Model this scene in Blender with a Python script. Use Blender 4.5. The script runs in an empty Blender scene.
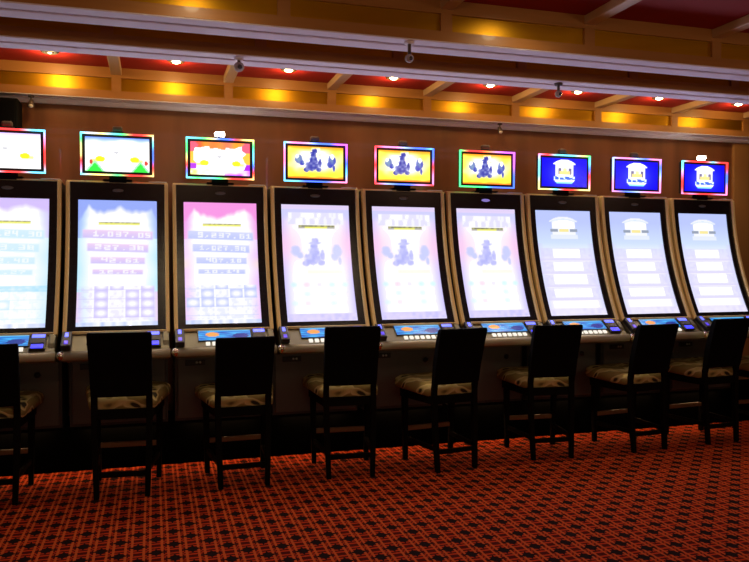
import bpy, bmesh, math, random
from mathutils import Vector, Matrix, Euler
random.seed(7)
C = bpy.context.scene.collection
PI = math.pi
R = math.radians

# ------------------------------------------------------------------ materials
def s2l(c):
    return tuple((x/12.92 if x <= .04045 else ((x+.055)/1.055)**2.4) for x in c)

def mat(name, col, rough=.5, metal=0., coat=0., spec=.5):
    m = bpy.data.materials.new(name); m.use_nodes = True
    b = m.node_tree.nodes['Principled BSDF']
    b.inputs['Base Color'].default_value = (*col, 1)
    b.inputs['Roughness'].default_value = rough
    b.inputs['Metallic'].default_value = metal
    b.inputs['Coat Weight'].default_value = coat
    b.inputs['Specular IOR Level'].default_value = spec
    return m

def N(m, t, **kw):
    n = m.node_tree.nodes.new(t)
    for k, v in kw.items(): setattr(n, k, v)
    return n

def L(m, a, b): m.node_tree.links.new(a, b)

def wood(name, c1, c2, rough=.35, scale=(1, 1, 1), coat=.3, axis='X'):
    m = mat(name, c1, rough, coat=coat)
    b = m.node_tree.nodes['Principled BSDF']
    tc = N(m, 'ShaderNodeTexCoord'); mp = N(m, 'ShaderNodeMapping')
    mp.inputs['Scale'].default_value = scale
    L(m, tc.outputs['Object'], mp.inputs['Vector'])
    no = N(m, 'ShaderNodeTexNoise'); no.inputs['Scale'].default_value = 3; no.inputs['Detail'].default_value = 6
    no.inputs['Distortion'].default_value = .6
    L(m, mp.outputs['Vector'], no.inputs['Vector'])
    r = N(m, 'ShaderNodeValToRGB')
    r.color_ramp.elements[0].color = (*c1, 1); r.color_ramp.elements[0].position = .3
    r.color_ramp.elements[1].color = (*c2, 1); r.color_ramp.elements[1].position = .7
    L(m, no.outputs['Fac'], r.inputs['Fac']); L(m, r.outputs['Color'], b.inputs['Base Color'])
    bp = N(m, 'ShaderNodeBump'); bp.inputs['Strength'].default_value = .05
    L(m, no.outputs['Fac'], bp.inputs['Height']); L(m, bp.outputs['Normal'], b.inputs['Normal'])
    return m

def emis(name, col, strength):
    m = mat(name, (.02, .02, .02), .3)
    b = m.node_tree.nodes['Principled BSDF']
    b.inputs['Emission Color'].default_value = (*col, 1)
    b.inputs['Emission Strength'].default_value = strength
    return m

def emis_attr(name, strength):
    m = mat(name, (.01, .01, .01), .2)
    b = m.node_tree.nodes['Principled BSDF']
    a = N(m, 'ShaderNodeAttribute', attribute_name='picture')
    L(m, a.outputs['Color'], b.inputs['Emission Color'])
    b.inputs['Emission Strength'].default_value = strength
    return m

def carpet_mat():
    m = mat('patterned_carpet', (.3, .05, .02), .95, spec=.1)
    b = m.node_tree.nodes['Principled BSDF']
    def mth(op, a, c=None, clamp=False):
        n = N(m, 'ShaderNodeMath', operation=op); n.use_clamp = clamp
        for i, v in enumerate((a, c)):
            if v is None: continue
            if isinstance(v, (int, float)): n.inputs[i].default_value = v
            else: L(m, v, n.inputs[i])
        return n.outputs[0]
    tc = N(m, 'ShaderNodeTexCoord'); sx = N(m, 'ShaderNodeSeparateXYZ')
    nz = N(m, 'ShaderNodeTexNoise'); nz.inputs['Scale'].default_value = 60; nz.inputs['Detail'].default_value = 2
    L(m, tc.outputs['Object'], nz.inputs['Vector'])
    L(m, tc.outputs['Object'], sx.inputs[0])
    wob = mth('MULTIPLY', mth('SUBTRACT', nz.outputs['Fac'], .5), .10)
    U = mth('ADD', mth('DIVIDE', mth('SUBTRACT', sx.outputs['X'], .8), .0945), wob)
    V = mth('ADD', mth('DIVIDE', mth('SUBTRACT', sx.outputs['Y'], 4.08), .1), wob)
    fu = mth('FLOOR', mth('ADD', U, .5)); fv = mth('FLOOR', mth('ADD', V, .5))
    au = mth('ABSOLUTE', mth('SUBTRACT', U, fu)); av = mth('ABSOLUTE', mth('SUBTRACT', V, fv))
    par = mth('ABSOLUTE', mth('MODULO', mth('ADD', fu, fv), 2.))        # 0 = star cell, 1 = knot cell
    even = mth('LESS_THAN', par, .5)
    # star: eight-pointed dark star with long sideways points
    ast = mth('ADD', mth('POWER', mth('MULTIPLY', au, 1.), .62), mth('POWER', mth('MULTIPLY', av, 1.), .62))
    star = mth('LESS_THAN', ast, .74)
    blob = mth('LESS_THAN', mth('ADD', mth('MULTIPLY', au, au), mth('MULTIPLY', av, av)), .030)
    star = mth('MULTIPLY', mth('MAXIMUM', star, blob), even)
    bar = mth('MULTIPLY', mth('LESS_THAN', av, .07), mth('LESS_THAN', mth('ABSOLUTE', mth('SUBTRACT', au, .3)), .2))
    bar = mth('MULTIPLY', bar, even)
    # orange lines: uprights beside each star column, and rungs in the knot cells
    up = mth('LESS_THAN', mth('ABSOLUTE', mth('SUBTRACT', au, .33)), .07)
    rung = mth('LESS_THAN', mth('ABSOLUTE', mth('SUBTRACT', av, .27)), .085)
    ring = mth('MULTIPLY', rung, mth('SUBTRACT', 1., even))
    rung2 = mth('MULTIPLY', mth('LESS_THAN', mth('ABSOLUTE', mth('SUBTRACT', av, .42)), .07), even)
    line = mth('MAXIMUM', mth('MAXIMUM', up, ring), rung2)
    line = mth('MULTIPLY', line, mth('SUBTRACT', 1., mth('MAXIMUM', star, bar)))
    mx = N(m, 'ShaderNodeMix', data_type='RGBA'); mx.inputs[6].default_value = (.075, .0045, .003, 1); mx.inputs[7].default_value = (.45, .040, .007, 1)
    L(m, line, mx.inputs[0])
    mx2 = N(m, 'ShaderNodeMix', data_type='RGBA'); mx2.inputs[7].default_value = (.012, .004, .005, 1)
    mu = N(m, 'ShaderNodeMix', data_type='RGBA'); mu.inputs[7].default_value = (.50, .088, .020, 1)
    L(m, mth('MULTIPLY', up, mth('SUBTRACT', 1., mth('MAXIMUM', star, bar))), mu.inputs[0]); L(m, mx.outputs[2], mu.inputs[6])
    L(m, mth('MAXIMUM', star, bar), mx2.inputs[0]); L(m, mu.outputs[2], mx2.inputs[6])
    L(m, mx2.outputs[2], b.inputs['Base Color'])
    bp = N(m, 'ShaderNodeBump'); bp.inputs['Strength'].default_value = .25; bp.inputs['Distance'].default_value = .004
    n2 = N(m, 'ShaderNodeTexNoise'); n2.inputs['Scale'].default_value = 400
    L(m, tc.outputs['Object'], n2.inputs['Vector']); L(m, n2.outputs['Fac'], bp.inputs['Height']); L(m, bp.outputs['Normal'], b.inputs['Normal'])
    return m

def fabric_mat():
    m = mat('floral_brocade', (.4, .3, .1), .8, spec=.2)
    b = m.node_tree.nodes['Principled BSDF']
    tc = N(m, 'ShaderNodeTexCoord')
    wv = N(m, 'ShaderNodeTexWave', wave_type='RINGS'); wv.inputs['Scale'].default_value = 3.2
    wv.inputs['Distortion'].default_value = 9; wv.inputs['Detail'].default_value = 1.5; wv.inputs['Detail Scale'].default_value = 1.3
    L(m, tc.outputs['Object'], wv.inputs['Vector'])
    vo = N(m, 'ShaderNodeTexVoronoi'); vo.inputs['Scale'].default_value = 11
    L(m, tc.outputs['Object'], vo.inputs['Vector'])
    ad = N(m, 'ShaderNodeMath', operation='ADD'); L(m, wv.outputs['Fac'], ad.inputs[0]); L(m, vo.outputs['Distance'], ad.inputs[1])
    r = N(m, 'ShaderNodeValToRGB'); e = r.color_ramp.elements
    e[0].position = .36; e[0].color = (.040, .036, .028, 1); e[1].position = .52; e[1].color = (.56, .48, .20, 1)
    x = e.new(.85); x.color = (.70, .62, .34, 1); x = e.new(1.0); x.color = (.30, .24, .09, 1)
    L(m, ad.outputs[0], r.inputs['Fac']); L(m, r.outputs['Color'], b.inputs['Base Color'])
    return m

def metal_of(m, v):
    m.node_tree.nodes['Principled BSDF'].inputs['Metallic'].default_value = v; return m

M = dict(
    carpet=carpet_mat(), fabric=fabric_mat(),
    wall=wood('red_brown_veneer', (.15, .055, .024), (.26, .098, .042), .28, (1.2, 1, .12), coat=.5),
    pilaster=wood('honey_veneer', (.34, .16, .055), (.44, .22, .075), .3, (1.5, 1, .15), coat=.4),
    tan=wood('tan_wood', (.38, .165, .045), (.46, .21, .062), .4, (.3, 3, 4), coat=.2),
    rib=wood('pale_rib_wood', (.55, .36, .20), (.62, .42, .24), .4, (3, .3, 3), coat=.2),
    gold_panel=wood('gold_lacquer', (.46, .23, .008), (.56, .30, .013), .42, (.4, 2, 3), coat=0),
    cornice=mat('pearl_lacquer', (.94, .85, .94), .6, spec=.3),
    red=mat('red_ceiling_lacquer', (.34, .016, .018), .6, spec=.2),
    dark_room=mat('dark_room_wall', (.06, .03, .02), .7),
    black_wood=mat('black_lacquered_wood', (.0025, .0022, .002), .7, spec=.1),
    foot_wood=mat('brown_foot_rail_wood', (.22, .11, .05), .5),  # plain brown, lighter than the black chair wood
    black_cloth=mat('black_upholstery', (.0035, .0035, .004), .9, spec=.08),
    body=mat('charcoal_cabinet', (.055, .055, .058), .5),
    belly=mat('grey_belly_panel', (.13, .13, .138), .45),
    bezel=mat('black_gloss_bezel', (.010, .010, .012), .22),
    champagne=mat('champagne_metal', (.95, .76, .38), .4, .1),
    deck=mat('silver_bronze_deck', (.165, .155, .105), .42, .4),
    nosing=mat('satin_nosing_metal', (.46, .44, .34), .42, .2),
    chrome=mat('bright_metal', (.9, .85, .75), .2, 1.),
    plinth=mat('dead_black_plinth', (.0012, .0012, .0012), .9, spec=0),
    black=mat('matt_black', (.003, .003, .0032), .8, spec=.1),
    plastic=mat('black_plastic', (.015, .015, .017), .4),
    smoke=mat('smoked_lamp_cover', (.10, .07, .06), .3),
    white_btn=emis('lit_white_button', (1., .92, .8), 1.0),
    blue_glow=emis('blue_light', (.03, .035, 1.), 2.),
    white_glow=emis('pale_blue_light', (.09, .12, 1.), 2.6),
    violet_glow=emis('violet_light', (.10, .05, .9), 1.),
    lamp_on=emis('lit_lamp', (1., .93, .75), 40.),
    lens_on=emis('downlight_lens', (1., .74, .36), 32.),
    logo=emis('lit_logo', (.35, .26, .8), .7),
    logo_off=mat('grey_logo', (.16, .16, .17), .4),
    picture=emis_attr('screen_picture', 1.03),
    border=emis_attr('colour_light_border', 2.7),
    ptop=emis_attr('topper_picture', 1.6),
    pdeck=emis_attr('button_panel_picture', 1.1),
    white_cam=mat('white_camera_shell', (.75, .7, .68), .35),
    grey_dome=mat('grey_translucent_dome', (.42, .34, .35), .2),
    cam_glass=mat('dark_camera_dome', (.05, .04, .05), .08, coat=1.),
    digital=mat('lock_dot', (.7, .7, .7), .3),
)

metal_of(M['gold_panel'], .9)

# ------------------------------------------------------------------ mesh helpers
def add_box(bm, x0, x1, y0, y1, z0, z1, bev=0):
    r = bmesh.ops.create_cube(bm, size=1)
    vs = r['verts']
    for v in vs:
        v.co = Vector(((x0+x1)/2+v.co.x*(x1-x0), (y0+y1)/2+v.co.y*(y1-y0), (z0+z1)/2+v.co.z*(z1-z0)))
    if bev:
        es = list({e for v in vs for e in v.link_edges})
        bmesh.ops.bevel(bm, geom=es, offset=bev, segments=2, profile=.5, affect='EDGES')

def add_loft(bm, rings, close=True):
    """rings: list of equal-length point lists; caps both ends."""
    vv = [[bm.verts.new(p) for p in r] for r in rings]
    n = len(rings[0])
    for a, b in zip(vv, vv[1:]):
        for i in range(n):
            j = (i+1) % n
            bm.faces.new((a[i], a[j], b[j], b[i]))
    bm.faces.new(list(reversed(vv[0]))); bm.faces.new(vv[-1])

def add_tube(bm, p, q, r0, r1=None, n=12):
    p, q = Vector(p), Vector(q); d = (q-p).normalized()
    a = d.orthogonal().normalized(); b = d.cross(a)
    r1 = r0 if r1 is None else r1
    add_loft(bm, [[c+(a*math.cos(2*PI*k/n)+b*math.sin(2*PI*k/n))*r for k in range(n)] for c, r in ((p, r0), (q, r1))])

def add_bar(bm, p, q, w0, h0, w1=None, h1=None):
    """rectangular bar between two points, section w (x) by h."""
    p, q = Vector(p), Vector(q); d = (q-p).normalized()
    a = Vector((1, 0, 0)); a = (a-d*a.dot(d))
    if a.length < .1: a = Vector((0, 1, 0)); a = a-d*a.dot(d)
    a.normalize(); b = d.cross(a)
    w1 = w0 if w1 is None else w1; h1 = h0 if h1 is None else h1
    rings = []
    for c, w, h in ((p, w0, h0), (q, w1, h1)):
        rings.append([c+a*(sx*w/2)+b*(sy*h/2) for sx, sy in ((-1, -1), (1, -1), (1, 1), (-1, 1))])
    add_loft(bm, rings)

def add_sphere(bm, c, r, sc=(1, 1, 1), u=16, v=10):
    bmesh.ops.create_uvsphere(bm, u_segments=u, v_segments=v, radius=r, matrix=Matrix.Translation(c) @ Matrix.Diagonal((*sc, 1)))

def add_extr(bm, poly, x0, x1):
    """extrude a (y,z) polygon along x."""
    add_loft(bm, [[Vector((x, y, z)) for y, z in poly] for x in (x0, x1)])

def obj(name, bm, m, parent=None, smooth=False, bev=0):
    bmesh.ops.recalc_face_normals(bm, faces=bm.faces)
    me = bpy.data.meshes.new(name); bm.to_mesh(me); bm.free()
    me.materials.append(m)
    if smooth:
        for p in me.polygons: p.use_smooth = True
    o = bpy.data.objects.new(name, me); C.objects.link(o)
    if parent: o.parent = parent
    if bev:
        md = o.modifiers.new('edge', 'BEVEL'); md.width = bev; md.segments = 2; md.limit_method = 'ANGLE'
    return o

def B(*boxes, bev=0):
    bm = bmesh.new()
    for b in boxes: add_box(bm, *b, bev=bev)
    return bm

def thing(name, label, cat, loc=(0, 0, 0), rz=0, group=None):
    o = bpy.data.objects.new(name, None); C.objects.link(o)
    o.location = loc; o.rotation_euler = (0, 0, rz); o.empty_display_size = .1
    tag(o, label, cat, group); return o

def tag(o, label, cat, group=None):
    o['label'] = label; o['category'] = cat
    if group: o['group'] = group
    return o

def struct(name, bm, m, label=None):
    o = obj(name, bm, m); o['kind'] = 'structure'
    if label: o['label'] = label
    return o

def copy_tree(o, parent=None):
    c = o.copy(); C.objects.link(c); c.parent = parent
    for ch in list(o.children): copy_tree(ch, c)
    return c

def paint(me, cols):
    a = me.color_attributes.new('picture', 'FLOAT_COLOR', 'POINT')
    flat = []
    for c in cols: flat += [c[0], c[1], c[2], 1.]
    a.data.foreach_set('color', flat)

def grid_mesh(name, fn_pos, fn_col, nu, nv, m, hot=0):
    """picture surface; wide white areas of a bright screen run hotter than its coloured details"""
    vs, cols, fs = [], [], []
    for j in range(nv+1):
        for i in range(nu+1):
            u, v = i/nu, j/nv
            vs.append(fn_pos(u, v)); cols.append(s2l(fn_col(u, v)))
    if hot:
        n = nu+1
        ks = [max(0, min(1, (min(c)-.86)/.14)) for c in cols]
        row = [min(ks[j*n+max(0, i-2):j*n+min(n, i+3)]) for j in range(nv+1) for i in range(n)]
        ks = [min(row[jj*n+i] for jj in range(max(0, j-2), min(nv, j+2)+1)) for j in range(nv+1) for i in range(n)]
        cols = [(c[0]*(1+hot*k), c[1]*(1+hot*k*.93), c[2]*(1+hot*k*1.4)) for c, k in zip(cols, ks)]
    for j in range(nv):
        for i in range(nu):
            a = j*(nu+1)+i
            fs.append((a, a+1, a+nu+2, a+nu+1))
    me = bpy.data.meshes.new(name); me.from_pydata(vs, [], fs); paint(me, cols)
    me.materials.append(m)
    return me

def mesh_obj(name, me, parent=None):
    o = bpy.data.objects.new(name, me); C.objects.link(o)
    if parent: o.parent = parent
    return o

# ------------------------------------------------------------------ the setting
YW = 6.20                                             # back wall
ZC = 3.05                                             # red ceiling
XL, XR, YB = -4.5, 9.5, -4.0
struct('floor', B((XL, XR, YB, YW, -.05, 0)), M['carpet'], 'orange red carpet with dark star pattern')
wall = struct('wall_back', B((XL, XR, YW, YW+.1, 0, ZC)), M['wall'])
struct('wall_left', B((XL-.1, XL, YB, YW, 0, ZC)), M['dark_room'])
struct('wall_right', B((XR, XR+.1, YB, YW, 0, ZC)), M['dark_room'])
struct('wall_front', B((XL, XR, YB-.1, YB, 0, ZC)), M['dark_room'])
struct('ceiling', B((XL, XR, YB, YW, ZC, ZC+.1)), M['red'], 'red ceiling behind the beams')
bm = B((6.645, 6.98, YW-.035, YW, 0, 2.765), bev=.006)
struct('trim_1', bm, M['pilaster'], 'honey coloured pilaster on the back wall')

def fascia(n, y, yb, stiles):
    """long beam: tan front with stiles and gold panels, pale underside in two boards with a groove."""
    bm = B((XL, XR, y, y+.03, 2.815, 2.872), (XL, XR, y, y+.03, 2.972, ZC), (XL, XR, y+.03, yb, 2.83, ZC))
    for x in stiles: add_box(bm, x-.035, x+.035, y+.001, y+.03, 2.872, 2.972)
    o = struct('trim_%d' % n, bm, M['tan'], 'tan wooden beam with recessed gold panels under the red ceiling')
    xs = [XL]+[s for s in stiles]+[XR]
    bm = bmesh.new()
    for a, b in zip(xs, xs[1:]):
        add_box(bm, max(a+.035, XL), min(b-.035, XR), y+.018, y+.031, 2.872, 2.972)
    obj('recessed_panel', bm, M['gold_panel'], o)
    yg = y+(yb-y)*.47
    bm = B((XL, XR, y+.003, yg-.014, 2.808, 2.831), (XL, XR, yg+.014, yb+.004, 2.806, 2.831), bev=.004)
    obj('soffit_board', bm, M['cornice'], o)
    return o

wst = [.722+.852*k for k in range(-6, 11)]
w0 = fascia(2, 6.05, 6.20, wst)
obj('cove_moulding', B((XL, XR, 6.165, 6.20, 2.772, 2.81), bev=.008), M['cornice'], w0)
fascia(3, 4.56, 4.79, [.737+.888*k for k in range(-5, 10)])
fascia(4, 3.96, 4.19, [1.665+.937*k for k in range(-6, 9)])
n = 5
for x in wst:
    if -1.3 < x < 8.5:
        o = struct('trim_%d' % n, B((x-.04, x+.04, 4.78, 6.06, 2.995, ZC), bev=.006), M['rib'], 'pale rib crossing the red ceiling'); n += 1
for k in range(-2, 6):
    x = 1.665+.937*k
    o = struct('trim_%d' % n, B((x-.04, x+.04, 1.4, 3.97, 2.995, ZC), bev=.006), M['rib'], 'pale rib crossing the red ceiling'); n += 1
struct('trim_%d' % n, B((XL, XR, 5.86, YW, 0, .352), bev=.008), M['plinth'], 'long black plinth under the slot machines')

# ------------------------------------------------------------------ slot machine
W = .716
P0, P1 = Vector((5.481, 1.102)), Vector((5.7675, 2.008))     # lower / upper edge of the picture (y, z)
DN = (P1-P0); NRM = Vector((DN.y, -DN.x)).normalized()
SAG = .045
def cur(t, off=0):
    """curved front: off > 0 goes back into the cabinet."""
    p = P0+DN*t+NRM*(4*SAG*t*(1-t))
    d = (DN+NRM*(4*SAG*(1-2*t))).normalized()
    n = Vector((d.y, -d.x))
    return p+n*off

def curve_slab(bm, x0, x1, t0, t1, o0, o1, n=20):
    rings = []
    for k in range(n+1):
        t = t0+(t1-t0)*k/n
        a, b = cur(t, o0), cur(t, o1)
        rings.append([Vector((x0, a.x, a.y)), Vector((x1, a.x, a.y)), Vector((x1, b.x, b.y)), Vector((x0, b.x, b.y))])
    add_loft(bm, rings)

SW = .273
T0, T1 = -.045, 1.135
def deck_pt(s, off=0):
    """point up the sloping deck, s 0 front .. 1 back"""
    a, b = Vector((5.300, .952)), Vector((5.462, 1.062))
    d = (b-a).normalized(); nn = Vector((-d.y, d.x))
    return a+(b-a)*s+nn*off

def deck_slab(bm, x0, x1, s0, s1, o0, o1, inset=0):
    r = []
    for x in (x0, x1):
        r.append([Vector((x, *deck_pt(s0, o0))), Vector((x, *deck_pt(s1, o0))), Vector((x, *deck_pt(s1, o1))), Vector((x, *deck_pt(s0, o1)))])
    add_loft(bm, r)

def make_machine():
    root = thing('slot_machine', '', 'slot machine', (0, 0, 0), 0, 'slot machines along the wall')
    # body with curved front
    poly = [(6.12, .352), (5.76, .352), (5.76, .84), (5.47, .90), (5.47, 1.03)]
    for k in range(21):
        p = cur(T0+(T1-T0)*k/20, .012); poly.append((p.x, p.y))
    poly += [(6.12, cur(T1).y)]
    bm = bmesh.new(); add_extr(bm, poly, -.345, .345)
    obj('cabinet_body', bm, M['body'], root)
    # belly door and its details
    be = obj('belly_door', B((-.325, .325, 5.742, 5.76, .375, .835), bev=.006), M['belly'], root)
    lk = obj('lock_plate', B((-.27, -.12, 5.730, 5.744, .772, .815), bev=.004), M['plastic'], be)
    bm = bmesh.new()
    for x in (-.185, -.160): add_sphere(bm, Vector((x, 5.729, .795)), .009)
    obj('lock_barrel', bm, M['digital'], be, True)
    bm = bmesh.new(); add_tube(bm, (.185, 5.744, .745), (.185, 5.727, .745), .022, .020)
    obj('cam_lock', bm, M['plastic'], be, True)
    obj('added_toe_lip', B((-.345, .345, 5.762, 5.775, .330, .353)), M['black'], root)  # added lip, keeps the added strip out of sight
    obj('added_toe_strip', B((-.26, .26, 5.785, 5.835, .346, .351)), M['toe_fill'], root)  # added glowing strip, unseen, brightens the carpet by the plinth
    # black bezel, four sides of one frame
    bm = bmesh.new()
    curve_slab(bm, -.332, -SW, T0, T1, -.010, .02); curve_slab(bm, SW, .332, T0, T1, -.010, .02)
    curve_slab(bm, -SW, SW, 1.0, T1, -.010, .02, 4); curve_slab(bm, -SW, SW, T0, 0, -.010, .02, 3)
    obj('bezel', bm, M['bezel'], root)
    bm = bmesh.new()
    add_sphere(bm, Vector((0, *cur(1.075, -.010))), .04, (1, .12, .32))
    obj('logo_plate', bm, M['logo_off'], root, True)
    # champagne edge strips, one each side
    for s in (-1, 1):
        bm = bmesh.new()
        curve_slab(bm, min(s*.328, s*.355), max(s*.328, s*.355), T0-.02, T1, -.03, .02)
        obj('edge_strip', bm, M['champagne'], root, bev=.006)
    bm = bmesh.new()
    a = cur(T1, -.012); add_box(bm, -.352, .352, a.x, 5.90, a.y-.004, a.y+.010, bev=.004)
    obj('top_trim', bm, M['champagne'], root)
    obj('top_tab', B((.215, .345, a.x-.004, 5.80, a.y+.008, a.y+.016), bev=.003), M['white_cam'], root)
    bm = bmesh.new(); a = cur(T0, -.016)
    add_box(bm, -.335, .335, a.x-.005, a.x+.03, a.y-.016, a.y+.004, bev=.004)
    obj('lower_trim', bm, M['champagne'], root)
    # deck
    bm = bmesh.new()
    d0, d1 = deck_pt(0), deck_pt(1)
    add_extr(bm, [(5.50, .86), (5.32, .885), (d0.x, .91), (d0.x, d0.y), (d1.x, d1.y), (5.50, d1.y)], -.350, .350)
    dk = obj('button_deck', bm, M['deck'], root, bev=.008)
    bm = bmesh.new()
    pr = [(5.300+.032*math.cos(a)*.8, .925+.030*math.sin(a)) for a in [PI/2+PI*k/10 for k in range(11)]]
    add_extr(bm, pr+[(5.32, .895), (5.32, .955)], -.355, .355)
    obj('deck_nosing', bm, M['nosing'], root, True)
    bm = bmesh.new(); add_sphere(bm, Vector((-.350, 5.292, .928)), .026, (1.1, .9, 1.15))
    obj('nosing_cap', bm, M['chrome'], root, True)
    # cheek blocks left and right under the screen
    for s in (-1, 1):
        bm = bmesh.new()
        add_extr(bm, [(5.50, .96), (5.335, .975), (5.36, 1.01), (5.43, 1.065), (5.50, 1.075)], min(s*.348, s*.305), max(s*.348, s*.305))
        obj('deck_cheek', bm, M['deck'], root, bev=.008)
    # button panel (lit picture) and buttons
    bm = bmesh.new(); deck_slab(bm, -.195, .185, .34, .96, .0, .008)
    pn = obj('button_panel', bm, M['plastic'], root)
    def pcol(u, v):
        w = .5+.5*math.sin(14*u+5*math.sin(9*v+3*u))
        c = (.05+.15*w, .35+.35*w, .75+.2*w)
        d = math.hypot((u-.27)/.13, (v-.55)/.22)
        if d < 1: c = (.95, .62, .30)
        d = math.hypot((u-.80)/.16, (v-.35)/.25)
        if d < 1: c = (.02, .18, .55)
        if v > .9: c = (.55, .85, .98)
        return c
    me = grid_mesh('panel_picture', lambda u, v: Vector((-.190+.370*u, *deck_pt(.36+.58*v, .0095))), pcol, 40, 16, M['pdeck'])
    mesh_obj('panel_picture', me, pn)
    for k in range(7):
        bm = bmesh.new(); x = -.128+.045*k
        deck_slab(bm, x-.015, x+.015, .10, .27, 0, .012)
        obj('push_button', bm, M['white_btn'], root, bev=.003)
    bm = bmesh.new(); deck_slab(bm, .190, .292, .10, .90, 0, .020)
    pb = obj('play_button', bm, M['plastic'], root, bev=.006)
    bm = bmesh.new(); deck_slab(bm, .200, .282, .70, .86, .018, .0235)
    obj('button_light', bm, M['white_glow'], pb, bev=.002)
    bm = bmesh.new(); deck_slab(bm, .200, .282, .40, .68, .018, .024)
    obj('button_face', bm, M['plastic'], pb, bev=.002)
    bm = bmesh.new(); deck_slab(bm, .204, .278, .14, .34, .018, .0235)
    obj('button_light', bm, M['blue_glow'], pb, bev=.002)
    bm = bmesh.new(); deck_slab(bm, -.352, -.288, .06, .86, 0, .045)
    rd = obj('card_reader', bm, M['plastic'], root, bev=.008)
    bm = bmesh.new(); deck_slab(bm, -.331, -.309, .54, .76, .042, .049)
    obj('reader_light', bm, M['white_glow'], rd, bev=.002)
    bm = bmesh.new(); deck_slab(bm, -.332, -.306, .16, .34, .042, .049)
    obj('reader_light', bm, M['violet_glow'], rd, bev=.002)
    # topper
    tp = obj('topper', B((-.247, .247, 5.741, 5.79, 2.193, 2.488), bev=.004), M['plastic'], root)
    bm = B((-.06, .06, 5.765, 5.83, cur(T1).y, 2.20)); add_box(bm, -.10, .10, 5.74, 5.86, cur(T1).y+.008, cur(T1).y+.022)
    obj('neck', bm, M['black'], tp)
    obj('lamp_base', B((-.045, .045, 5.755, 5.81, 2.485, 2.512), bev=.004), M['plastic'], tp)
    return root

M['toe_fill'] = emis('added_toe_glow', (1., .55, .25), 15.)  # emission of the added strip under the cabinets
M['deep_blue'] = emis('deep_blue_lit_face', (.01, .015, .35), .6)

# ------------------------------------------------------------------ pictures on the screens
FONT = {'0': '757', '1': '262', '2': '', '.': ''}
DIG = {'0': ('111', '101', '101', '101', '111'), '1': ('010', '110', '010', '010', '111'), '2': ('111', '001', '111', '100', '111'),
       '3': ('111', '001', '111', '001', '111'), '4': ('101', '101', '111', '001', '001'), '5': ('111', '100', '111', '001', '111'),
       '6': ('111', '100', '111', '101', '111'), '7': ('111', '001', '010', '010', '010'), '8': ('111', '101', '111', '101', '111'),
       '9': ('111', '101', '111', '001', '111'), '.': ('000', '000', '000', '000', '010'), ',': ('000', '000', '000', '010', '100'), ' ': ('000',)*5}
def in_text(txt, u, v, x0, x1, y0, y1):
    if not (x0 < u < x1 and y0 < v < y1): return False
    k = (u-x0)/(x1-x0)*len(txt); i = int(k); f = (k-i)*4-.5
    r = int((1-(v-y0)/(y1-y0))*5); c = int(f)
    return 0 <= c < 3 and f >= 0 and 0 <= r < 5 and DIG[txt[i]][r][c] == '1'
def mix(a, b, t):
    t = max(0, min(1, t)); return tuple(x+(y-x)*t for x, y in zip(a, b))
def hsh(i, j):
    x = math.sin(i*127.1+j*311.7)*43758.5453; return x-math.floor(x)
def vn(x, y):
    i, j = math.floor(x), math.floor(y); f, g = x-i, y-j
    f = f*f*(3-2*f); g = g*g*(3-2*g)
    return (hsh(i, j)*(1-f)+hsh(i+1, j)*f)*(1-g)+(hsh(i, j+1)*(1-f)+hsh(i+1, j+1)*f)*g
WHT = (1, 1, 1)

PEAK = {0: ((0, .86), (.1, .93), (.3, .95), (.5, .92), (.7, .955), (.88, .93), (1, .90)),
        1: ((0, .84), (.06, .89), (.10, .93), (.13, .965), (.19, .93), (.25, .915), (.33, .915), (.42, .93), (.53, .955), (.60, .925), (.75, .925), (.86, .92), (.93, .945), (1, .85)),
        2: ((0, .84), (.08, .90), (.14, .95), (.22, .915), (.33, .90), (.45, .885), (.58, .905), (.72, .935), (.84, .955), (.93, .92), (1, .84))}
def lerp_pts(p, u):
    for (a, x), (b, y) in zip(p, p[1:]):
        if a <= u <= b: return x+(y-x)*(u-a)/(b-a)
    return p[-1][1]

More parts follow.
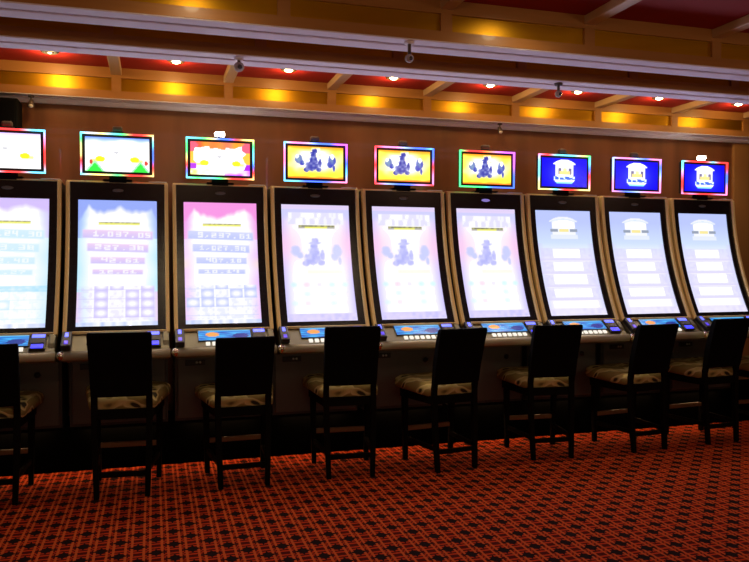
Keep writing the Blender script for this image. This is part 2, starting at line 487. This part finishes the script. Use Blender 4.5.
def jackpot_screen(kind):
    edge = {1: (.60, .68, .98), 2: (.97, .60, .90), 0: (.84, .76, .99)}[kind]
    side = {1: (.74, .92, 1.), 2: (.93, .76, 1.), 0: (.80, .93, 1.)}[kind]
    bar = {1: ((.95, .82, .96), (.80, .76, .98)), 2: ((.82, .84, .99), (.74, .78, .98)), 0: ((.84, .94, .99), (.80, .92, 1.))}[kind]
    txts = {1: ('1,037.05', '227.38', '42.61', '12.61'), 2: ('9,237.61', '1,027.38', '407.10', '10.14'), 0: ('8,124.30', '413.38', '52.40', '11.27')}[kind]
    spans = ((.17, .93), (.20, .84), (.28, .78), (.26, .74))
    def f(u, v):
        e = min(u, 1-u)
        c = mix(side, WHT, (e-.01+.06*vn(u*5, v*9))/.17)
        if kind == 1 and v < .28: c = mix((.97, .80, .95), c, min(1, e/.12+.2))
        if kind == 2: c = mix(c, (1., .93, .80), .6*math.exp(-((v-.50)/.05)**2)*max(0, 1-e/.12))
        top = v-(lerp_pts(PEAK[kind], u)-.015+.02*vn(u*22, v*20))
        if top > -.02: c = mix(c, edge, min(1, (top+.02)/.035))
        if v > .70: c = mix(c, edge, .75*max(0, 1-e/(.05+.09*max(0, v-.72)/.2+.04*vn(v*26, 2))))
        if .25 < u < .78:
            if .807 < v < .822: c = mix((.95, .95, .40), WHT, .25*vn(u*40, 3))
            elif .822 <= v < .832: c = mix((.42, .40, .30), (.80, .78, .55), vn(u*34, 1))
        for k, (vc, hw, hh) in enumerate(((.733, .455, .036), (.628, .395, .034), (.527, .35, .029), (.436, .325, .022))):
            x = u-.5; vv = v+.014*x*(1 if k < 2 else .5)
            q = min((hw-abs(x))/.02, (hh-abs(vv-vc))/.007)
            if q > 0:
                b = mix(bar[0], bar[1], (vc+hh-vv)/(2*hh)); b = mix(b, WHT, .10*vn(u*14+k*5, v*40))
                if in_text(txts[k], u, vv, *spans[k], vc-hh*.50, vc+hh*.66): b = mix(b, WHT, .80)
                c = mix(c, b, min(1, q))
        if v < .325:                                      # reels
            cx = u*5.2-.05; i = int(cx); fx = cx-i; cy = v/.072; j = int(cy); fy = cy-j
            if 0 <= i < 5 and v > .04:
                on = (i, j) in {1: {(1, 1), (1, 2), (1, 3), (1, 4), (2, 4), (3, 1), (3, 2), (3, 3), (4, 1), (4, 2), (4, 3), (4, 4)},
                                2: {(2, 4), (4, 4), (4, 3), (0, 2), (1, 3), (2, 2), (3, 3), (1, 2)}, 0: {(2, 2)}}[kind]
                t = math.hypot((fx-.5)/.50, (fy-.5)/.52)
                if .06 < fx < .94:
                    if on: c = mix(WHT, bar[1], min(.85, max(0, t-.30)*1.3))
                    else: c = mix(c, bar[1], .10+.22*(vn(u*30, v*50) > .62))
                if fy < .09: c = mix(c, bar[1], .45)
        if v < .04: c = mix((.74, .80, .98), WHT, vn(u*22, 4))
        if kind == 0 and .28 < v < .33: c = mix(c, (.66, .88, .98), .3+.5*vn(u*25, v*60))
        if kind == 0 and .36 < v < .72: c = mix(c, (.84, .95, 1.), .35*vn(u*9, v*34))
        return c
    return f

def figure_mask(u, v):
    """soft generic silhouette of a hatted figure bending forward (0..1)"""
    def el(cx, cy, rx, ry, a=0):
        x, y = u-cx, (v-cy)*.56
        x, y = x*math.cos(a)+y*math.sin(a), -x*math.sin(a)+y*math.cos(a)
        return math.hypot(x/rx, y/(ry*.56))
    d = min(el(.47, .81, .095, .045), el(.48, .87, .055, .08), el(.46, .72, .055, .08), el(.46, .58, .085, .16), el(.43, .38, .13, .17),
            el(.33, .26, .065, .08), el(.55, .28, .06, .09), el(.575, .48, .035, .15))
    d += .35*(vn(u*30, v*18)-.5)
    return 1-d if d < 1 else 0
def orb(u, v):
    def el(cx, cy, rx, ry): return math.hypot((u-cx)/rx, (v-cy)/ry)
    d = min(el(.19, .60, .075, .16), el(.25, .48, .05, .10), el(.80, .60, .080, .19), el(.76, .44, .06, .12), el(.83, .33, .03, .12))
    d += .2*(vn(u*28+7, v*16)-.5)
    return 1-d if d < 1 else 0

def rider_screen(u, v):
    e = min(u, 1-u)
    c = mix((.80, .76, 1.), WHT, .1+e/.16)
    g = math.exp(-((v-.66)/.17)**2); c = mix(c, (1., .80, .94), .9*g*max(0, 1-e/.40))
    if v > .86: c = mix(c, (.82, .82, 1.), min(1, (v-.86)/.06))
    if v > .965: c = mix(c, (.93, .84, .97), .7)
    if .10 < u < .92 and .835 < v < .935:
        c = mix((.96, .96, 1.), (.90, .89, .99), vn(u*28, v*14) > .55 and 1 or 0)
    if .24 < u < .76 and .800 < v < .834: c = WHT
    if .24 < u < .78:
        if .800 < v < .816: c = (.95, .95, .45) if .34 < u < .66 else (.72, .72, .66)
        elif .816 <= v < .828: c = mix((.40, .40, .36), (.80, .78, .5), vn(u*36, 7))
    k = figure_mask(u, (v-.42)/.32)
    if k > 0: c = mix(c, mix((.70, .71, .97), (.82, .82, 1.), vn(u*25, v*40)), min(1, .25+3*k))
    k = orb(u, (v-.42)/.32)
    if k > 0: c = mix(c, (.80, .82, 1.), min(1, .3+2*k))
    c = mix(c, (1., .96, .84), .45*math.exp(-((v-.43)/.02)**2)*(abs(u-.6) < .25))
    if .12 < v < .36:                                     # faint symbol grid
        cx = u*5.4-.2; i = int(cx); cy = (v-.12)/.08; j = int(cy)
        t = math.hypot((cx-i-.5)/.32, (cy-j-.5)/.34)
        if t < 1 and 0 <= i < 5:
            cc = ((.84, .96, 1.), (1., .88, .95), (.84, .98, .98), (.95, .93, 1.))[int(hsh(i, j)*4)]
            c = mix(c, cc, (.95 if j == 2 else .6)*(1-t*t))
    if v < .07: c = mix((.80, .78, 1.), (.90, .86, 1.), vn(u*20, v*40))
    return c

def temple_mask(u, v, cx=.5, w=.34):
    """arched front with eaves: white emblem"""
    x = (u-cx)/w
    if abs(x) > 1: return 0
    if .80 < v < .985-.16*x*x and abs(x) < 1.: return 1
    if .36 < v <= .80 and abs(x) < .80: return 1
    if .20 < v <= .36 and abs(x) < .92: return 1
    return 0

def temple_screen(u, v):
    e = min(u, 1-u)
    c = mix((.74, .79, 1.), (.84, .91, 1.), max(0, min(1, (.9-v)/.25)))
    if v < .70: c = mix(c, (.97, .96, 1.), (.70-v)/.14)
    if v < .70: c = mix((.83, .84, 1.), c, min(1, e/.12+.10))
    vv = (v-.68)/.27
    if 0 < vv < 1:
        m = temple_mask(u, vv, .5, .26)
        if m: c = mix(c, WHT, .55 if vv < .36 else .85)
        if .885 < vv-.0+.12*((u-.5)/.26)**2 < .915 and abs(u-.5) < .22: c = (.86, .92, 1.)
    if .805 < v < .828:
        if .26 < u < .39 or .61 < u < .74: c = (.60, .64, .72)
        elif .41 < u < .59: c = (.98, .92, .62)
    for k, vc in enumerate((.60, .475, .35, .22)):
        if abs(v-vc) < .045 and abs(u-.5) < .24+.03*k: c = WHT
        elif abs(v-vc) < .05 and e > .04: c = mix(c, (.85, .84, 1.), .35+.5*vn(u*24, v*50))
        if abs(v-vc+.062) < .010: c = mix(c, (.86, .84, .99), .75)
    if v < .07: c = mix((.88, .86, 1.), (.95, .93, 1.), vn(u*16, v*30))
    return c

def topper_pic(kind):
    def f(u, v):
        e = min(u, 1-u); b = min(v, 1-v)
        if kind in (0, 1, 2):
            c = WHT
            edge = mix((.10, .14, .85), (.65, .92, 1.), .5) if kind < 2 else (.95, .25, .15)
            lim = .10+.14*vn(u*7, kind*3)+(.10 if abs(u-.45) < .14 and kind == 2 else 0)
            if 1-v < lim: c = mix(edge if kind else (.80, .72, 1.), c, (1-v)/lim)
            if kind == 2 and (1-v) < lim*.8: c = (.98, .28+.3*vn(u*8, 1), .15+.2*vn(u*9, 4))
            if e < .05+.09*vn(v*9, 5+(u > .5)) and kind == 2:
                c = (.98, .70, .25) if .35 < v < .7 else ((.90, .35, .45) if v >= .7 else (.62, .15, .85))
            if kind == 2 and v < .16 and abs(u-.78) < .22: c = mix((.72, .25, .95), WHT, vn(u*12, v*9))
            if kind == 2 and v < .17 and u < .34: c = mix((.85, .80, .35), WHT, vn(u*14, v*12))
            for cx in (.23, .77):
                if math.hypot((u-cx)/.075, (v-.36)/.085) < 1: c = (1., .96, .15)
                elif abs(v-.33) < .04 and abs(u-cx) < .13 and (u < cx) == (cx < .5): c = (1., .88, .55)
            if kind == 1:
                for cx in (.15, .86):
                    if v < .26-abs(u-cx)*2.2 : c = (.20, .85, .25)
                    elif v < .34-abs(u-cx)*2.2: c = mix(c, (.45, .95, .55), .7)
                    if math.hypot((u-(.09 if cx < .5 else .95))/.03, (v-.27)/.07) < 1: c = (.75, .25, .20)
            if math.hypot((u-.48)/.04, (v-.56)/.04) < 1: c = (.72, .72, .74)
            return c
        if kind == 3:
            r = math.hypot((u-.52)/.50, (v-.50)/.55)
            c = mix(WHT, (1., .93, .35), (r-.55)/.45+.8*(vn(u*7, v*5)-.5))
            if v < .34: c = mix(c, (1., .90, .22), .9*(1-v/.34)+.9*(vn(u*8+3, v*7)-.45))
            t = (1-v)/(.06+.16*vn(u*6, 2)*(abs(u-.5) > .08))
            if t < 1: c = mix((.98, .58, .12), c, t)
            t = v/(.05+.10*vn(u*7, 9))
            if t < 1: c = mix((.96, .42, .14), c, t)
            k = figure_mask(u, v)
            if k > 0: c = mix(c, mix((.16, .17, .55), (.50, .52, .72), vn(u*24, v*15)), min(1, .15+3.5*k))
            if math.hypot((u-.55)/.05, (v-.74)/.09) < 1: c = mix((1., .88, .62), WHT, vn(u*30, v*20))
            k = orb(u, v)
            if k > 0: c = mix(c, mix((.20, .20, .66), (.46, .55, .66), vn(u*25, v*12)), min(1, .15+3.5*k))
            if math.hypot((u-.165)/.03, (v-.68)/.06) < 1 or math.hypot((u-.80)/.035, (v-.70)/.08) < 1: c = WHT
            return c
        # blue with the white temple emblem
        c = mix((.04, .02, .86), (.25, .30, 1.), math.exp(-((u-.5)/.34)**2-((v-.45)/.45)**2))
        vv = (v-.02)/.95
        m = temple_mask(u, vv, .5, .25)
        if m: c = WHT
        if .43 < vv < .68:
            for cx in (.40, .62):
                if abs(u-cx) < .035: c = (.45, .42, .55)
            if vv < .55 and abs(u-.51) < .12 and abs(u-.51) > .0: c = mix(WHT, (.80, .70, .30), .7)
        if abs(vv-.62) < .05 and abs(u-.51) < .04: c = (1., .92, .60)
        if .24 < vv < .36 and abs(u-.5) < .23: c = (.25, .40, .90) if vn(u*26, vv*14) > .45 else (.85, .92, 1.)
        if .10 < vv < .22 and abs(u-.5) < .22-.4*(.22-vv): c = WHT if vv > .16 else (.55, .85, 1.)
        return c
    return f

HUE = dict(c=(.35, .85, 1.), r=(1., .12, .12), p=(1., .45, .75), y=(1., .90, .45), g=(.20, 1., .45), b=(.18, .35, 1.), m=(.85, .30, 1.), w=(.9, .95, 1.), o=(1., .45, .15), l=(.55, .65, 1.))
#          top (left to right), right (down), bottom (right to left), left (up)
BORD = ['ccrrrcc cprrc ccrrcbc cbbgc', 'cwycgrry ycbbry yrrgyyc cpryygc', 'ccgybbryy ygccbry yrrgcgc cbryggc', 'cpplbbmm mmbcp ppbbbcc clppc',
        'rpplbbc bbrpp rpbblr rprpr', 'grropmm mmbb bbbggg gggggg', 'prcccyg gcbrpy yyrrcyy yycccp', 'lpplbpp pblpp pplbp pplll', 'crrrcrr rrbbpp pprrpr prrpcc']
def border_mesh(code):
    """square-section light tube round the topper, coloured along its length"""
    x0, x1, z0, z1 = -.2545, .2545, 2.186, 2.4945; w = .0085
    corners = [(x0, z1), (x1, z1), (x1, z0), (x0, z0)]
    vs, cols, fs = [], [], []
    seg = 18; rings = []
    for s, keys in enumerate(code.split()):
        a, b = corners[s], corners[(s+1) % 4]
        for k in range(seg):
            t = k/seg
            p = (a[0]+(b[0]-a[0])*t, a[1]+(b[1]-a[1])*t)
            q = t*(len(keys)-1); i = int(q); f = q-i
            col = mix(HUE[keys[i]], HUE[keys[min(i+1, len(keys)-1)]], f)
            cx, cz = p
            # inward direction
            inn = [(0, -1), (-1, 0), (0, 1), (1, 0)][s]
            if k == 0: inn = (inn[0]+[(0, -1), (-1, 0), (0, 1), (1, 0)][s-1][0], inn[1]+[(0, -1), (-1, 0), (0, 1), (1, 0)][s-1][1])
            d = w*1.25
            tilt = .004*(2.34-cz)/.15
            ring = [(cx, 5.728+tilt, cz), (cx, 5.743, cz), (cx+inn[0]*d, 5.743, cz+inn[1]*d), (cx+inn[0]*d, 5.728+tilt, cz+inn[1]*d)]
            rings.append(len(vs)); vs += ring; cols += [s2l(mix(col, WHT, .12))]*4
    n = len(rings)
    for i in range(n):
        a, b = rings[i], rings[(i+1) % n]
        for k in range(4): fs.append((a+k, a+(k+1) % 4, b+(k+1) % 4, b+k))
    me = bpy.data.meshes.new('light_border'); me.from_pydata(vs, [], fs); paint(me, cols); me.materials.append(M['border'])
    return me

NU, NV = 88, 150
def scr(fn): return grid_mesh('screen', lambda u, v: Vector((-SW+2*SW*u, *cur(v, 0))), fn, NU, NV, M['picture'], 4.2)
s_rider, s_temple = scr(rider_screen), scr(temple_screen)
screens = [scr(jackpot_screen(0)), scr(jackpot_screen(1)), scr(jackpot_screen(2)), s_rider, s_rider, s_rider, s_temple, s_temple, s_temple]
def tscr(k): return grid_mesh('topper_screen', lambda u, v: Vector((-.222+.444*u, 5.738, 2.216+.248*v)), topper_pic(k), 84, 48, M['ptop'])
t_r, t_t = tscr(3), tscr(4)
tops = [tscr(0), tscr(1), tscr(2), t_r, t_r, t_r, t_t, t_t, t_t]
MLAB = ['slot machine beneath the wall speaker, white topper picture in blue and red light border',
        'slot machine whose white topper picture shows green hills and yellow spots in its lower corners',
        'slot machine with red edged white topper picture and lit white lamp on top',
        'slot machine with yellow rider topper picture framed in pink and blue light',
        'slot machine with yellow rider topper picture framed in red and blue light, unlit logo',
        'slot machine with yellow rider topper picture framed in green and magenta light, glowing violet logo',
        'slot machine with blue temple topper picture framed in red, cyan and green light',
        'slot machine with blue temple topper picture framed in pale pink and blue light',
        'slot machine with blue temple topper picture in red light border, lit lamp on top']
proto = make_machine()
machines = [proto]+[copy_tree(proto) for _ in range(8)]
for i, o in enumerate(machines):
    o.location = (.74*i, 0, 0); o['label'] = MLAB[i]
    mesh_obj('screen', screens[i], o)
    tp = [c for c in o.children if c.name.split('.')[0] == 'topper'][0]
    mesh_obj('topper_screen', tops[i], tp)
    mesh_obj('light_border', border_mesh(BORD[i]), tp)
    lit = i in (2, 8)
    obj('service_lamp', B((-.036, .036, 5.760, 5.806, 2.512, 2.552), bev=.012), M['lamp_on'] if lit else M['smoke'], tp)
    if i == 5:
        lp = [c for c in o.children if c.name.startswith('logo_plate')][0]
        lp.data = lp.data.copy(); lp.data.materials[0] = M['logo']; lp['label'] = 'glowing violet logo'

# ------------------------------------------------------------------ chairs
def make_chair():
    t = thing('casino_chair', '', 'chair', (0, 0, 0), 0, 'chairs in front of the slot machines')
    # local: rear feet on y=0, front towards +y
    for s in (-1, 1):
        bm = bmesh.new()
        rings = []
        for x, y, z, w in ((.160, -.005, 0, .034), (.170, .020, .32, .040), (.174, .030, .60, .040), (.174, -.030, .85, .036), (.176, -.090, 1.05, .030)):
            rings.append([Vector((s*x+a*w/2, y+b*w/2, z)) for a, b in ((-1, -1), (1, -1), (1, 1), (-1, 1))])
        add_loft(bm, rings); obj('rear_leg', bm, M['black_wood'], t, bev=.004)
        bm = bmesh.new()
        add_bar(bm, (s*.205, .435, 0), (s*.215, .425, .56), .034, .034, .044, .044)
        obj('front_leg', bm, M['black_wood'], t, bev=.004)
        bm = bmesh.new(); add_bar(bm, (s*.205, .43, .17), (s*.165, .01, .17), .022, .035)
        obj('side_stretcher', bm, M['black_wood'], t, bev=.003)
    bm = bmesh.new(); add_box(bm, -.20, .20, .418, .448, .228, .262)
    obj('foot_rail', bm, M['foot_wood'], t, bev=.004)['label'] = 'brown foot rail'
    bm = bmesh.new(); add_box(bm, -.165, .165, -.002, .022, .13, .165)
    obj('rear_stretcher', bm, M['black_wood'], t, bev=.003)
    bm = bmesh.new()                                   # seat frame
    add_loft(bm, [[Vector((-.195, .02, z)), Vector((.195, .02, z)), Vector((.245, .455, z)), Vector((-.245, .455, z))] for z in (.500, .565)])
    obj('seat_frame', bm, M['black_wood'], t, bev=.006)
    bm = bmesh.new()                                   # domed cushion overhanging the frame
    rings = []
    for z, g in ((.562, -.02), (.575, .035), (.610, .045), (.636, .030), (.655, -.03), (.662, -.16)):
        rings.append([Vector((x*(1+g*1.6), .25+(y-.25)*(1+g*1.3), z+(y-.25)*.06)) for x, y in
                      ((-.175, .045), (0, .04), (.175, .045), (.200, .07), (.235, .25), (.272, .44), (.240, .476), (0, .482), (-.240, .476), (-.272, .44), (-.235, .25), (-.200, .07))])
    add_loft(bm, rings); obj('seat_cushion', bm, M['fabric'], t, True)
    bm = bmesh.new()                                   # backrest: padded slab, slightly raked and curved
    rings = []
    for z, y, hw, th in ((.648, .018, .189, .030), (.662, .014, .192, .045), (.80, -.012, .194, .052), (.95, -.056, .197, .050), (1.050, -.090, .199, .044), (1.068, -.097, .194, .030)):
        pts = []
        for k in range(9):
            a = -1+k/4; pts.append(Vector((a*hw, y-th/2-.010*(1-a*a), z)))
        for k in range(9):
            a = 1-k/4; pts.append(Vector((a*hw, y+th/2-.010*(1-a*a), z)))
        rings.append(pts)
    add_loft(bm, rings); br = obj('backrest', bm, M['black_cloth'], t)
    bm = bmesh.new()                                   # brocade face on the sitter's side
    rings = []
    for z, y, hw in ((.70, .033, .175), (.80, .015, .180), (.95, -.030, .182), (1.02, -.052, .176)):
        rings.append([Vector((a*hw, y-.010*(1-a*a)+o, z)) for o, seq in ((0, (-1, -.5, 0, .5, 1)), (.012, (1, .5, 0, -.5, -1))) for a in seq])
    add_loft(bm, rings); obj('back_cushion', bm, M['fabric'], br)
    return t

CH = [(-.035, 5.166, 2), (.779, 5.117, -4), (1.577, 5.119, 2), (2.34, 5.125, -4), (3.145, 5.083, 8), (3.995, 5.155, -5), (4.89, 5.15, 5.4), (5.667, 5.2, 5), (6.42, 5.2, 3)]
AT = ['black backed casino chair with brocade seat at the slot machine under the wall speaker',
      'black backed casino chair facing the slot machine with green hills on its topper',
      'black backed casino chair facing the slot machine with the red edged topper picture',
      'black backed casino chair at the yellow rider machine framed in pink and blue light',
      'black backed casino chair between the red and blue and the green framed rider machines',
      'black backed casino chair at the first blue temple machine, beside the rider machines',
      'black backed casino chair in front of the middle one of three blue temple machines',
      'black backed casino chair before the last blue temple machine, next to last in row',
      'last casino chair of the row, only its gold seat showing by the final temple machine']
c0 = make_chair()
for i, (x, y, a) in enumerate(CH):
    o = c0 if i == 0 else copy_tree(c0)
    o.location = (x, y, 0); o.rotation_euler = (0, 0, R(a)); o['label'] = AT[i]
    o.scale = (1, 1, {0: .975, 1: 1.03, 2: .98, 3: 1.03, 6: .985, 7: 1.01}.get(i, 1))

# ------------------------------------------------------------------ ceiling downlights
def downlight(x, y, lab, lit=True, power=60, spill=3.4):
    t = thing('downlight', lab, 'ceiling light', (x, y, ZC), 0, 'recessed downlights in the red ceiling')
    bm = bmesh.new()
    rings = []
    nseg = 20
    for r, z in ((.062, 0), (.062, -.006), (.048, -.012), (.040, -.006), (.040, 0)):
        rings.append([Vector((r*math.cos(2*PI*k/nseg), r*math.sin(2*PI*k/nseg), z)) for k in range(nseg)])
    add_loft(bm, rings); obj('trim_ring', bm, M['chrome'] if lit else M['plastic'], t, True)
    bm = bmesh.new(); add_sphere(bm, Vector((0, 0, -.006)), .030, (1, 1, .45))
    obj('lens', bm, M['lens_on'] if lit else M['cam_glass'], t, True)
    l = bpy.data.lights.new('downlight_lamp', 'SPOT'); l.energy = power; l.color = (1., .80, .50)
    l.spot_size = R(110); l.spot_blend = .9; l.shadow_soft_size = .04
    lo = bpy.data.objects.new('downlight_lamp', l); C.objects.link(lo); lo.parent = t; lo.location = (0, 0, -.04)
    l = bpy.data.lights.new('downlight_spill', 'POINT'); l.energy = spill; l.color = (1., .66, .24); l.shadow_soft_size = .04
    lo = bpy.data.objects.new('downlight_spill', l); C.objects.link(lo); lo.parent = t; lo.location = (0, 0, -.06)
DL = [.291, 1.159, 2.003, 2.859, 3.719, 4.558, 5.397, 6.280]
WHO = ['dark eyeball downlight nearest the wall speaker, above the strongest yellow glow', 'lit downlight above the gap between green hills topper and red edged topper',
       'lit downlight above the rider topper framed in pink and blue', 'lit downlight above the topper framed in red and blue', 'lit downlight above the topper framed in green and magenta',
       'lit downlight above the first blue temple topper', 'lit downlight above the second blue temple topper', 'lit downlight at the end of the row, beyond the last temple topper']
for k, x in enumerate(DL):
    downlight(x, 5.72, WHO[k], k > 0, 15, 3.4 if k else 5.5)

def lamp_area(name, loc, rot, size, col, power, sizey=None):
    l = bpy.data.lights.new(name, 'AREA'); l.energy = power; l.color = col; l.size = size
    if sizey: l.shape = 'RECTANGLE'; l.size_y = sizey
    o = bpy.data.objects.new(name, l); C.objects.link(o); o.location = loc; o.rotation_euler = rot
    return o
def lamp_spot(x, y, power, soft=.05, size=140):
    l = bpy.data.lights.new('unseen_ceiling_spot', 'SPOT'); l.energy = power; l.color = (1., .76, .44); l.spot_size = R(size); l.spot_blend = .8; l.shadow_soft_size = soft
    o = bpy.data.objects.new('unseen_ceiling_spot', l); C.objects.link(o); o.location = (x, y, 3.0)
# unseen spots added in the narrow bay between the beams, for carpet glow
for x in DL: lamp_spot(x, 4.40, 9, .03, 62)
# lamps in the coffer on the camera's side of the first beam
for x in (-.65, 1.20, 3.02): lamp_spot(x, 3.64, 6, size=178)
# added fill lights out of view: ceiling spots, points and one area light
for x in (-2, 1, 4, 7): lamp_spot(x, 0.5, 5, .15)
for x in (-1.5, 1.5, 4.5, 7.5):                       # added fill points above the view, brighten the beam fronts
    l = bpy.data.lights.new('added_beam_fill', 'POINT'); l.energy = 15; l.color = (1., .66, .34); l.shadow_soft_size = .12
    o = bpy.data.objects.new('added_beam_fill', l); C.objects.link(o); o.location = (x, 1.5, 2.62)
lamp_area('added_hall_fill', (2.5, -3.2, 1.6), (R(90), 0, 0), 9, (1., .72, .46), 16, 1.1)  # added warm fill from behind the camera, no screens modelled there

# ------------------------------------------------------------------ small ceiling fittings
def dome_camera(x, y, z, lab, white=False, drop=.05, r=.032):
    t = thing('security_camera', lab, 'camera', (x, y, z), 0, 'small fittings hung under the cornices')
    bm = bmesh.new(); add_tube(bm, (0, 0, 0), (0, 0, -.014), .030, .026, 16)
    obj('mount', bm, M['cornice' if white else 'smoke'], t, True)
    bm = bmesh.new(); add_tube(bm, (0, 0, -.012), (0, 0, -drop), .010, .010, 10)
    obj('stem', bm, M['smoke'], t, True)
    bm = bmesh.new(); add_sphere(bm, Vector((0, 0, -drop-r*.7)), r, (1, 1, .95))
    obj('dome', bm, M['grey_dome'], t, True)
    bm = bmesh.new(); add_sphere(bm, Vector((.1*r, -.72*r, -drop-r*.85)), r*.5)
    obj('lens', bm, M['cam_glass'], t, True)

def spot_lamp(x, y, z, lab):
    t = thing('spotlight', lab, 'spotlight', (x, y, z), 0, 'small fittings hung under the cornices')
    bm = bmesh.new(); add_tube(bm, (0, 0, 0), (0, 0, -.012), .022, .020, 14); obj('mount', bm, M['smoke'], t, True)
    bm = bmesh.new(); add_tube(bm, (0, 0, -.010), (0, 0, -.040), .006, .006, 8); obj('stem', bm, M['smoke'], t, True)
    bm = bmesh.new(); add_tube(bm, (0, .012, -.034), (0, -.016, -.078), .015, .024, 14); obj('shade', bm, M['smoke'], t, True)
    bm = bmesh.new(); add_sphere(bm, Vector((0, -.016, -.078)), .017); obj('bulb', bm, M['white_cam'], t, True)
dome_camera(2.39, 4.0, 2.806, 'white dome camera hanging from the front beam', True, .075, .026)
dome_camera(1.498, 4.62, 2.806, 'white camera with black lens on the middle beam, over the red edged topper', True, .03, .032)
dome_camera(3.715, 4.62, 2.806, 'small grey camera on the middle beam above the first temple topper', False, .055, .026)
spot_lamp(.114, 6.09, 2.806, 'small dark spotlight under the wall cornice beside the black speaker')
spot_lamp(3.99, 6.09, 2.806, 'small spotlight under the wall cornice between rider and temple toppers')

# wall speaker at the end above the first topper
sp = thing('wall_speaker', 'black loudspeaker box on the wall above the first topper', 'speaker', (-.22, YW, 2.65))
obj('speaker_box', B((-.30, .26, -.22, -.02, -.20, .11), bev=.012), M['black'], sp)
obj('grille', B((-.28, .24, -.228, -.219, -.18, .09), bev=.004), M['black_cloth'], sp)
obj('bracket', B((-.05, .05, -.021, 0, -.05, .05)), M['black'], sp)

# ------------------------------------------------------------------ camera, world, view
cam = bpy.data.cameras.new('camera'); co = bpy.data.objects.new('camera', cam); C.objects.link(co)
cam.sensor_width = 36; cam.lens = 738.5/749*36; cam.clip_start = .05
co.location = (.9838, 0, 1.547)
co.rotation_euler = (PI/2-.0242, 0, -.2912)
bpy.context.scene.camera = co
w = bpy.data.worlds.new('world'); bpy.context.scene.world = w; w.use_nodes = True
w.node_tree.nodes['Background'].inputs['Color'].default_value = (.9, .7, .6, 1)
w.node_tree.nodes['Background'].inputs['Strength'].default_value = .01
vs = bpy.context.scene.view_settings
vs.view_transform = 'Standard'; vs.look = 'None'; vs.exposure = 0; vs.gamma = 1; vs.use_curve_mapping = False
